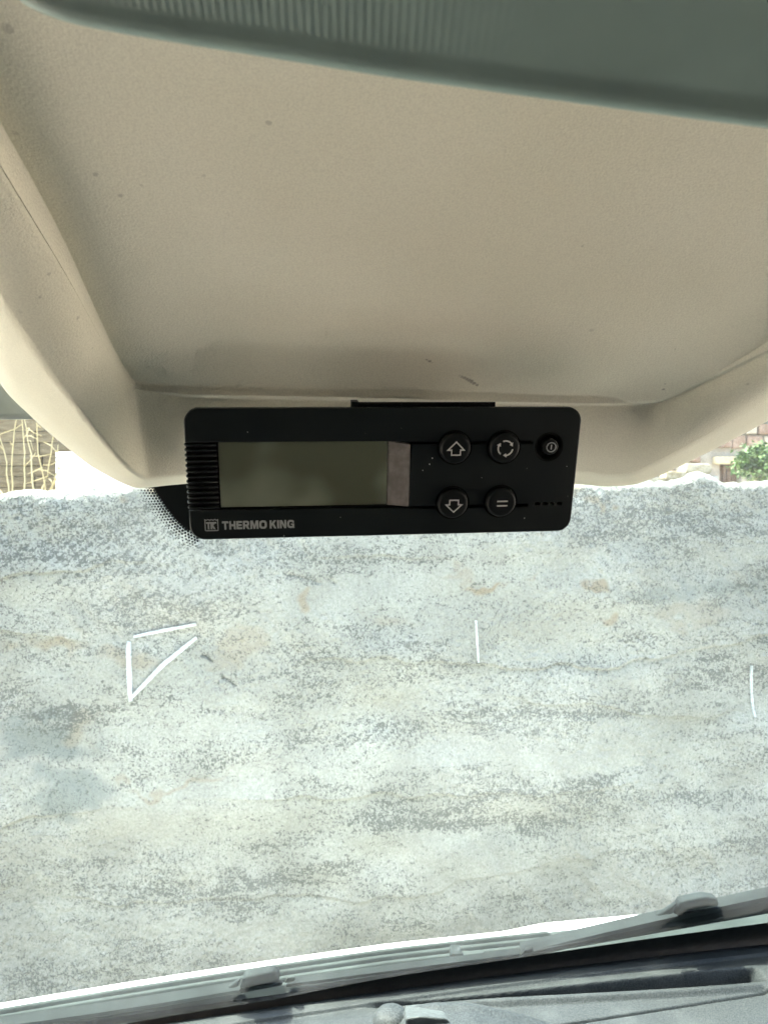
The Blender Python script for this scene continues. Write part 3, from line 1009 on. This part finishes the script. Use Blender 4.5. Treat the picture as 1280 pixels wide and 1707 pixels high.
# dark scuffs and specks on the panel, at the points where the photograph shows them
from mathutils.bvhtree import BVHTree
bvh = BVHTree.FromPolygons([v.co[:] for v in hl.data.vertices], [p_.vertices[:] for p_ in hl.data.polygons])
t_ = M['headliner'].node_tree
gh = G.__new__(G); gh.m = M['headliner']; gh.t = t_; gh.b = t_.nodes['Principled BSDF']
ph = gh.pos()
wob = gh.n('ShaderNodeVectorMath', operation='SCALE')
gh.put(wob.inputs[0], gh.vmath('SUBTRACT', gh.noise(ph, 700, 3, .7).outputs['Color'], (.5, .5, .5)))
wob.inputs['Scale'].default_value = .0016
phw = gh.vmath('ADD', ph, wob.outputs[0])
acc = None
for (px, py, r, st) in ((711, 600, .0007, .9), (716, 602, .0009, 1), (720, 605, .0005, .8), (766, 626, .0008, .4), (770, 628, .0009, .7), (774, 630, .0010, .9), (778, 632, .0011, 1), (782, 634, .0011, 1), (786, 636, .0012, 1), (790, 639, .0011, 1), (795, 642, .0009, .9),
                        (1105, 649, .0009, .9), (1108, 640, .0006, .6), (970, 410, .0007, .5), (448, 205, .0011, .55), (160, 291, .0010, .6), (201, 326, .0009, .55), (236, 309, .0006, .4), (340, 293, .0008, .4),
                        (14, 48, .0016, .5), (82, 457, .0008, .5), (68, 495, .0007, .5), (130, 530, .0008, .5), (155, 580, .0006, .4), (1245, 640, .0008, .5), (1125, 582, .0006, .5)):
    d_ = Vector(((px - 640) / FPX, 1, (853.5 - py) / FPX)).normalized()
    hit = bvh.ray_cast(Vector((0, 0, H)), d_)[0]
    if hit is None: continue
    m_ = gh.rng(gh.vmath('LENGTH', gh.vmath('SUBTRACT', phw, tuple(hit))), r * .5, r * 1.15, st, 0)
    acc = m_ if acc is None else gh.math('MAXIMUM', acc, m_)
src = gh.b.inputs['Base Color'].links[0].from_socket
gh.put(gh.b.inputs['Base Color'], gh.mix(gh.math('MULTIPLY', acc, .55), src, (.14, .12, .095)))
# side trim at far left
tr_off = tuple(at(-40, 690, .50))
st_ = root('roof_edge_trim', tr_off, 'grey-brown trim edge above the glass at the far left', 'trim')
bevelled_hull('trim_strip', [tuple(at(-300, 700, .52)), tuple(at(66, 699, .52)), tuple(at(66, 560, .52)), tuple(at(-300, 560, .52))],
              [tuple(at(-300, 700, .55)), tuple(at(66, 699, .55)), tuple(at(66, 560, .60)), tuple(at(-300, 560, .60))], 'trim', st_, tr_off, .004, 3)

# rest of the cab shell, out of view, added to shape daylight on the panel
o = box('unseen_cab_roof', -1.0, 1.3, -1.2, .50, H + .46, H + .50, 'roofgrey', None, None, .01)
tag(o, 'unseen roof skin over the cab, added to keep daylight off the headliner', None, None, 'structure')
o = box('unseen_cab_rear_wall', -1.0, 1.3, -1.2, -1.15, .5, H + .455, 'cabdark', None, None, .01)
tag(o, 'unseen dark rear wall of the cab, added to darken reflections in the controller', None, None, 'structure')

for sx, side in ((-1.02, 'left'), (1.3, 'right')):
    o = box('unseen_cab_door', sx, sx + .05, -.25, .95, .3, H - .68, 'trim', None, None, .01)
    tag(o, side + ' door of the cab below its window, unseen, added to block side light', None, None, 'structure')
    o = box('unseen_cab_side_wall', sx, sx + .05, -1.2, -.252, .3, H + .455, 'cabdark', None, None, .01)
    tag(o, side + ' side wall of the cab behind the door, unseen, added to block light from the rear', None, None, 'structure')
    o = box('unseen_roof_rail', sx, sx + .05, -.25, .45, H + .08, H + .455, 'cabdark', None, None, .01)
    tag(o, side + ' roof rail over the door window, unseen, added to limit side light', None, None, 'structure')
o = box('unseen_cab_floor', -.96, 1.29, -1.14, 1.0, .45, .5, 'cabdark', None, None, .01)
tag(o, 'unseen dark floor of the cab, added to cut bounce light from below', None, None, 'structure')
o = box('unseen_seat_bench', -.9, 1.2, -1.05, -.35, .52, .98, 'cabdark', None, None, .05)
tag(o, 'unseen dark seat bench behind the camera, added to cut rear bounce light', None, None, 'structure')
# ================================================================== overhead console at the top
ED = np.array([(-70, -190), (-30, -90), (10, -22), (40, 6), (75, 25), (130, 43), (200, 57), (330, 79), (480, 103), (640, 129), (860, 160), (1080, 190), (1280, 216), (1500, 244)], float)
YC = .128
e3 = np.array([at(a, b, YC) for a, b in ED])
tp = np.r_[0, np.cumsum(np.linalg.norm(np.diff(e3, axis=0), axis=1))]
tnn = np.linspace(0, tp[-1], 520)
E3 = resample(e3, tp, tnn)
up = np.array([.004, -.085, .052])
rows = []
tang = unit(np.gradient(E3, axis=0))
upv = up / np.linalg.norm(up)
nrmf = np.cross(np.array([1, 0, 0]), upv)      # roughly out of the face, towards the lens
if nrmf[2] > 0: nrmf = -nrmf
for a, n_ in ((.016, -.018), (.004, -.010), (.0006, -.0035), (.0, -.001), (.0005, .0006), (.0013, .0012), (.0022, .0014), (.0032, .0010), (.0042, .0003), (.0048, .0001)):
    rows.append(E3 + upv * a + nrmf * n_)
pxs = 640 + FPX * E3[:, 0] / E3[:, 1]
ribm = 1 - sstep(560, 900, pxs)
for s in np.linspace(.0052, .10, 160):
    q = E3 + upv * s
    pat = .00008 * np.sin(E3[:, 0] / .0014 * 2 * math.pi) * ribm + .00008 * math.sin(s / .0013 * 2 * math.pi) * ribm
    rows.append(q + nrmf[None] * pat[:, None])
con_off = tuple(at(640, 60, .12))
co = root('overhead_console', con_off, 'grey-green finely ribbed plastic console at the top edge, out of focus', 'console')
grid_obj('ribbed_face', np.array(rows), 'console', co, con_off)

# ================================================================== dashboard
dx = np.linspace(-1.0, 1.3, 620)
dd = np.r_[np.linspace(0, .22, 260), np.linspace(.222, .75, 60)]
Dp = np.zeros((len(dd) + 2, len(dx), 3))
for i, d in enumerate(dd):
    Y = GLX(dx) - .006 - d
    z = -.6225 + .0025 * sstep(0, .012, d)
    z = z + 0 * dx
    z = z - .0035 * sstep(.022, .026, d)              # crease behind the front lip
    z = z + .0035 * sstep(.026, .05, d)
    # demister slot
    yg = .947 + .118 * dx
    hw = .004 + .012 * sstep(0, .45, dx)
    end = sstep(-.03, .05, dx) * (1 - sstep(.492, .508, dx))
    slot = sstep(-hw, -hw + .003, Y - yg) * (1 - sstep(hw * .6, hw, Y - yg))
    z = z - .026 * slot * end
    # lower tier nearer the driver
    z = z - .006 * sstep(.004, .012, yg - hw - Y) * end
    # seam
    ys = .868 + .217 * dx
    z = z - .005 * np.exp(-((Y - ys) / .0018) ** 2) * sstep(.13, .2, dx) * (1 - sstep(.6, .9, dx))
    z = z - .10 * max(0, d - .25) ** 1.1
    Dp[i + 1] = np.stack([dx, Y, z + H], -1)
Dp[0] = Dp[1]; Dp[0, :, 2] -= .06
Dp[-1] = Dp[-2]; Dp[-1, :, 2] -= .3
da_off = (0, .9, H - .65)
da = root('dashboard', da_off, 'grey grained vinyl dashboard top along the bottom edge', 'dashboard')
grid_obj('dash_top', Dp, 'dash', da, da_off)
# instrument hood in front of the camera
arc = np.array([(636, 1712), (672, 1686), (700, 1677), (735, 1673), (772, 1673), (812, 1679), (852, 1688), (890, 1699), (930, 1713), (980, 1740)], float)
ar = np.array([at(a, b, .70) for a, b in arc])
tp2 = np.r_[0, np.cumsum(np.linalg.norm(np.diff(ar, axis=0), axis=1))]
AR = resample(ar, tp2, np.linspace(0, tp2[-1], 60))
rows = []
for dy, dz in ((.10, -.085), (.05, -.043), (.02, -.017), (.006, -.0025), (.0, 0), (-.004, .0002), (-.008, -.0012), (-.013, -.0006), (-.03, .002), (-.06, .006), (-.09, .002)):
    q = AR.copy(); q[:, 1] += dy; q[:, 2] += dz; rows.append(q)
o = grid_obj('instrument_hood', np.array(rows), 'dash', da, da_off)
kn = at(652, 1694, .70)
prof = [(.0, .012), (.008, .0117), (.013, .0100), (.0165, .005), (.018, -.003), (.0185, -.02), (.019, -.05)]
Pk = np.zeros((len(prof), 33, 3))
for i, (r, z) in enumerate(prof):
    for k in range(33):
        a = 2 * math.pi * k / 32
        Pk[i, k] = (kn[0] + r * math.cos(a), kn[1] + r * math.sin(a), kn[2] + z - .006)
grid_obj('knob', Pk, 'dash', da, da_off)
fa = [at(676, 1698, .67), at(700, 1694, .67), at(742, 1697, .67), at(760, 1712, .67), at(676, 1715, .67)]
bevelled_hull('instrument_bezel', [tuple(q) for q in fa], [tuple(q + np.array([0, .04, -.015])) for q in fa], 'dash_smooth', da, da_off, .002, 3)

# ================================================================== the controller
dev = root('control_unit', (.00170751, .31576059, .01629653 + H), 'black in-cab temperature controller with blank display hanging under the headliner', 'controller')
rot = Matrix.Rotation(0.13645173, 4, 'Z') @ Matrix.Rotation(0.31485318, 4, 'X') @ Matrix.Rotation(-0.02098406, 4, 'Y')
dev.rotation_euler = rot.to_euler()
HW, HH = 82.5, 27.73
hrows = []
for yy, ix, zt2, zb2 in ((2.3, .25, HH - .25, -HH + .25), (3.4, .5, HH - .6, -HH + .6), (8.0, 1.2, 23.5, -HH + 1.2), (20, 3.0, 15.5, -24.5), (23.4, 4.5, 13.0, -23), (24, 6.5, 11.0, -21), (24, 75, 1, -4)):
    ring = rrect(-HW + ix, HW - ix, zb2, zt2, 5.6 if ix < 20 else .5)
    ring.append(ring[0])
    hrows.append([(a * .001, yy * .001, b_ * .001) for a, b_ in ring])
grid_obj('housing', np.array(hrows), 'housing', dev)
# front frame: one C-shaped plate with openings for keys, power button and indicator slits
outer = []
rr_ = 6.0
def corner(cx, cz, a0):
    return [(cx + rr_ * math.cos(R(a0 - 90 * k / 10)), cz + rr_ * math.sin(R(a0 - 90 * k / 10))) for k in range(11)]
outer += [(-HW, 13.9)]
outer += corner(-HW + rr_, HH - rr_, 180) + corner(HW - rr_, HH - rr_, 90) + corner(HW - rr_, -HH + rr_, 0) + corner(-HW + rr_, -HH + rr_, -90)
outer += [(-HW, -14.9), (-4, -15.2), (9, -15.9), (62, -15.8), (62, -14.7), (9.6, -14.8), (9.6, 12.3), (62, 12.3), (62, 13.4), (9, 13.5), (-4, 13.8)]
BTN = {'up': (28.0, 10.9), 'cycle': (49.2, 10.9), 'down': (28.2, -13.4), 'equals': (49.5, -13.2)}
holes = [circ(69.1, 10.8, 5.9)]
for hx_ in (66.3, 69.8, 73.1, 76.4):
    holes.append(rrect(hx_ - 1.25, hx_ + 1.25, -15.3, -14.1, .5, 4))
plate('front_panel', [outer] + holes, -.2, 3.0, 'panel', dev, .55, 3)
# display
plate('display_surround', [rrect(-70.2, .4, -15.0, 13.9, .5)], 1.6, 2.9, 'hollow', dev)
plate('display_screen', [rrect(-69.6, -.3, -14.0, 13.7, .4)], 1.1, 1.9, 'lcd', dev, .1)
# sloping end piece beside the display, its reflected light painted as a paler colour
V = [(-.2, 1.5, 13.6), (9.2, -.15, 12.4), (9.2, -.15, -14.9), (-.2, 1.5, -14.4), (-.2, 2.9, 13.6), (9.2, 2.9, 12.4), (9.2, 2.9, -14.9), (-.2, 2.9, -14.4)]
wv_ = bevelled_hull('display_end_piece', [tuple(np.array(v) * .001) for v in V[:4]], [tuple(np.array(v) * .001) for v in V[4:]], 'wedge', dev, None, .0003, 2)
wv_['label'] = 'sloping end piece beside the display with its pinkish grey sheen painted in'
# ribbed grip at the left end
rib_mesh = None
nrib = 13
for i in range(nrib):
    zc = 12.7 - i * (27.0 / (nrib - 1)) * .985
    if rib_mesh is None:
        Pn = []
        for xx in (-83.1, -82.7, -82.0, -70.6, -70.4):
            k_ = {-83.1: .35, -82.7: .8, -82.0: 1, -70.6: 1, -70.4: .7}[xx]
            ring = []
            for k in range(11):
                a = R(-10 + 200 * k / 10)
                ring.append((xx * .001, (2.4 - 2.2 * math.sin(a) * k_) * .001, .78 * math.cos(a) * k_ * .001))
            Pn.append(ring)
        ro = grid_obj('rib', np.array(Pn), 'rib', dev)
        rib_mesh = ro.data
    else:
        ro = bpy.data.objects.new('rib', rib_mesh)
        col.objects.link(ro)
        ro.parent = dev
    ro.location = (0, 0, zc * .001)
plate('grip_base', [rrect(-82.4, -70.3, -14.8, 13.8, .4)], 1.9, 3.1, 'hollow', dev)
# keys
def poly_band(pts, w, closed=True):
    """outline stroke of width w as outer + inner splines (mitred)"""
    n = len(pts)
    A = np.array(pts, float)
    out, inn = [], []
    for i in range(n):
        p0, p1, p2 = A[i - 1], A[i], A[(i + 1) % n]
        d1 = (p1 - p0) / np.linalg.norm(p1 - p0); d2 = (p2 - p1) / np.linalg.norm(p2 - p1)
        n1 = np.array([-d1[1], d1[0]]); n2 = np.array([-d2[1], d2[0]])
        m_ = n1 + n2; m_ /= max(np.linalg.norm(m_), 1e-6)
        k_ = w / 2 / max(m_ @ n1, .35)
        out.append(tuple(p1 - m_ * k_)); inn.append(tuple(p1 + m_ * k_))
    return [out, inn]
def key(name, cx, cz, r=6.55, h=2.7):
    prof = [(r + .25, 2.6), (r + .25, -.1), (r + .1, -.6), (r - .05, -h + 1.1), (r - .35, -h + .45), (r - .9, -h + .1), (r - 1.6, -h), (r * .4, -h + .12), (.001, -h + .18)]
    o = lathe(name, prof, cx, cz, 'button', dev)
    ring = lathe('key_gap', [(r + .95, -.24), (r + .3, -.24), (r + .2, .3)], cx, cz, 'hollow', o)
    return o
TOPY = -2.62
def symbol(parent, splines, y=TOPY, mat='print_bright'):
    return plate('symbol', splines, y - .12, y + .35, mat, parent)
b = key('button', *BTN['up']); b['label'] = 'round button with an up arrow'
cx_, cz_ = BTN['up'][0] + .1, BTN['up'][1] - .2
arrow = [(-1.9, -2.5), (1.9, -2.5), (1.9, -.35), (3.45, -.35), (0, 3.1), (-3.45, -.35), (-1.9, -.35)]
symbol(b, poly_band([(cx_ + a, cz_ + c_) for a, c_ in arrow], .52))
b = key('button', *BTN['down']); b['label'] = 'round button with a down arrow'
cx_, cz_ = BTN['down'][0] + .2, BTN['down'][1] - .6
symbol(b, poly_band([(cx_ + a, cz_ - c_ * .95) for a, c_ in arrow][::-1], .52))
b = key('button', *BTN['equals']); b['label'] = 'round button with an equals sign'
cx_, cz_ = BTN['equals'][0] + .2, BTN['equals'][1] - .3
for dz in (1.0, -1.0):
    symbol(b, [[(cx_ - 2.35, cz_ + dz - .28), (cx_ + 2.35, cz_ + dz - .28), (cx_ + 2.35, cz_ + dz + .28), (cx_ - 2.35, cz_ + dz + .28)]])
b = key('button', *BTN['cycle']); b['label'] = 'round button with three circling arrows'
cx_, cz_ = BTN['cycle'][0] + .1, BTN['cycle'][1] + .05
for a0 in (112, -8, -128):
    r1, r2 = 2.85, 3.45
    span = 72
    o_, i_ = [], []
    for k in range(13):
        a = R(a0 - span * k / 12)
        o_.append((cx_ + r2 * math.cos(a), cz_ + r2 * math.sin(a)))
        i_.append((cx_ + r1 * math.cos(a), cz_ + r1 * math.sin(a)))
    ae = R(a0 - span); at_ = R(a0 - span - 26)
    rm = (r1 + r2) / 2
    head = [(cx_ + (r2 + .62) * math.cos(ae), cz_ + (r2 + .62) * math.sin(ae)), (cx_ + rm * math.cos(at_), cz_ + rm * math.sin(at_)), (cx_ + (r1 - .62) * math.cos(ae), cz_ + (r1 - .62) * math.sin(ae))]
    symbol(b, [o_ + head + i_[::-1]])
# power button sunk in a dark well
lathe('power_well', [(6.4, -.26), (5.7, -.1), (5.3, 1.2), (5.1, 2.1), (0.001, 2.15)], 69.1, 10.8, 'hollow', dev)
pb = lathe('power_button', [(3.5, 2.4), (3.45, -.6), (3.25, -1.1), (2.9, -1.35), (2.0, -1.42), (.001, -1.42)], 69.6, 10.9, 'button', dev)
pb['label'] = 'small round power button in a dark well'
symbol(pb, [circ(69.8, 10.95, 2.2), circ(69.8, 10.95, 1.75)], -1.40, 'print')
symbol(pb, [[(69.57, 10.0), (70.03, 10.0), (70.03, 12.0), (69.57, 12.0)]], -1.40, 'print_bright')
# lettering and emblem
GL = {
 'T': (.80, [[(0, 1), (0, .76), (.28, .76), (.28, 0), (.52, 0), (.52, .76), (.8, .76), (.8, 1)]]),
 'H': (.82, [[(0, 0), (.25, 0), (.25, .38), (.57, .38), (.57, 0), (.82, 0), (.82, 1), (.57, 1), (.57, .62), (.25, .62), (.25, 1), (0, 1)]]),
 'E': (.72, [[(0, 0), (.72, 0), (.72, .23), (.25, .23), (.25, .39), (.67, .39), (.67, .61), (.25, .61), (.25, .77), (.72, .77), (.72, 1), (0, 1)]]),
 'R': (.84, [[(0, 0), (.25, 0), (.25, .33), (.36, .33), (.56, 0), (.86, 0), (.63, .37), (.78, .5), (.8, .7), (.76, .88), (.62, .98), (.5, 1), (0, 1)],
             [(.25, .55), (.25, .79), (.48, .79), (.54, .74), (.54, .6), (.48, .55)]]),
 'M': (1.04, [[(0, 0), (.24, 0), (.24, .62), (.42, 0), (.62, 0), (.80, .62), (.80, 0), (1.04, 0), (1.04, 1), (.70, 1), (.52, .38), (.34, 1), (0, 1)]]),
 'O': (.97, [rrect(0, .97, -.01, 1.01, .38), rrect(.27, .70, .23, .77, .17)]),
 'K': (.86, [[(0, 0), (.25, 0), (.25, .33), (.35, .43), (.57, 0), (.88, 0), (.54, .6), (.86, 1), (.55, 1), (.25, .62), (.25, 1), (0, 1)]]),
 'I': (.25, [[(0, 0), (.25, 0), (.25, 1), (0, 1)]]),
 'N': (.84, [[(0, 0), (.24, 0), (.24, .6), (.56, 0), (.84, 0), (.84, 1), (.6, 1), (.6, .4), (.28, 1), (0, 1)]]),
 'G': (.92, [[(.50, .56), (.50, .38), (.66, .38), (.66, .30), (.6, .25), (.5, .23), (.36, .25), (.27, .38), (.27, .62), (.36, .76), (.5, .78), (.62, .75), (.67, .66), (.92, .66), (.88, .84), (.74, .97), (.5, 1.01), (.24, .97), (.06, .82), (0, .6), (0, .4), (.06, .18), (.24, .03), (.45, -.01), (.6, .02), (.7, .1), (.72, 0), (.92, 0), (.92, .56)]]),
}
word = 'THERMO KING'
wtot = sum(GL[c_][0] + .10 if c_ != ' ' else .26 for c_ in word) - .10
kx, kz = 29.9 / wtot, 3.65
spl, xcur = [], -69.4
for c_ in word:
    if c_ == ' ':
        xcur += .26 * kx
        continue
    w_, gs = GL[c_]
    for g_ in gs:
        spl.append([(xcur + a * kx, -23.35 + b_ * kz - (xcur + 69.4) * .0) for a, b_ in g_])
    xcur += (w_ + .10) * kx
lo_t = plate('brand_lettering', spl, -.30, .05, 'print', dev)
lo_t['label'] = 'grey lettering THERMO KING'
# emblem: crenellated square frame with TK monogram
fr_o = [(-76.5, -18.75)]
top = []
for k in range(9):
    top.append((-76.5 + 5.6 * k / 8, -18.55 - (.45 if k % 2 else 0)))
ox = [(-76.5, -23.6), (-76.2, -23.9), (-71.2, -23.9), (-70.9, -23.6)]
out_ = ox + top[::-1]
inn_ = [(-76.1, -23.5), (-71.3, -23.5), (-71.3, -19.15)] + [(-76.5 + 5.6 * k / 8, -18.95 - (.45 if k % 2 else 0)) for k in range(7, 0, -1)] + [(-76.1, -19.15)]
em = plate('emblem', [out_, inn_], -.32, .1, 'print', dev)
em['label'] = 'small square emblem with a notched top and a monogram'
def bar(x0, x1, z0, z1):
    return [(x0, z0), (x1, z0), (x1, z1), (x0, z1)]
mono = [[(-75.9, -19.9), (-71.6, -19.9), (-71.6, -20.55), (-72.2, -20.55), (-73.0, -21.4), (-72.0, -23.1), (-72.9, -23.1), (-73.4, -22.1), (-73.4, -23.1), (-74.1, -23.1), (-74.1, -20.6), (-74.6, -20.6), (-74.6, -23.1), (-75.3, -23.1), (-75.3, -20.6), (-75.9, -20.6)]]
plate('monogram', mono, -.32, .1, 'print', em)
# mounting bracket above the housing
def mm(*v): return tuple(x * .001 for x in v)
br = bevelled_hull('mounting_bracket', [mm(-13.5, 3.6, 26.4), mm(45.6, 3.6, 26.4), mm(45.6, 3.6, 29.6), mm(-13.5, 3.6, 29.6)],
                   [mm(-12, 40, 14), mm(44, 40, 14), mm(44, 40, 18.5), mm(-12, 40, 18.5)], 'bracket', dev, None, .0004, 2)
for xx in (5.5, 30.3):
    plate('bracket_seam', [rrect(xx - .3, xx + .3, 27.0, 29.4, .1)], 3.3, 5, 'housing', br)
plate('bracket_tab', [rrect(-15.4, -12.4, 26.6, 29.7, .2)], 3.2, 8, 'housing', br)

# a few pale dust grains on the front
V, Fc = [], []
for (a, b_, r_) in ((18.6, 6.4, .30), (17.5, 3.8, .30), (14.7, 1.2, .22), (60.9, -21.2, .26), (-57.5, 18.1, .24), (40.5, -2.5, .16), (-20, -19, .14), (78, 2, .15), (5, 19.5, .13)):
    k0 = len(V)
    V += [(a * .001 + r_ * .001 * math.cos(2 * math.pi * k / 7) * random.uniform(.7, 1.2), -.00032, b_ * .001 + r_ * .001 * math.sin(2 * math.pi * k / 7) * random.uniform(.7, 1.2)) for k in range(7)]
    V.append((a * .001, -.00050, b_ * .001))
    Fc += [(k0 + k, k0 + (k + 1) % 7, k0 + 7) for k in range(7)]
dg_ = mesh_obj('dust_grains', V, Fc, 'print_bright', dev, False)
dg_['kind'] = 'stuff'
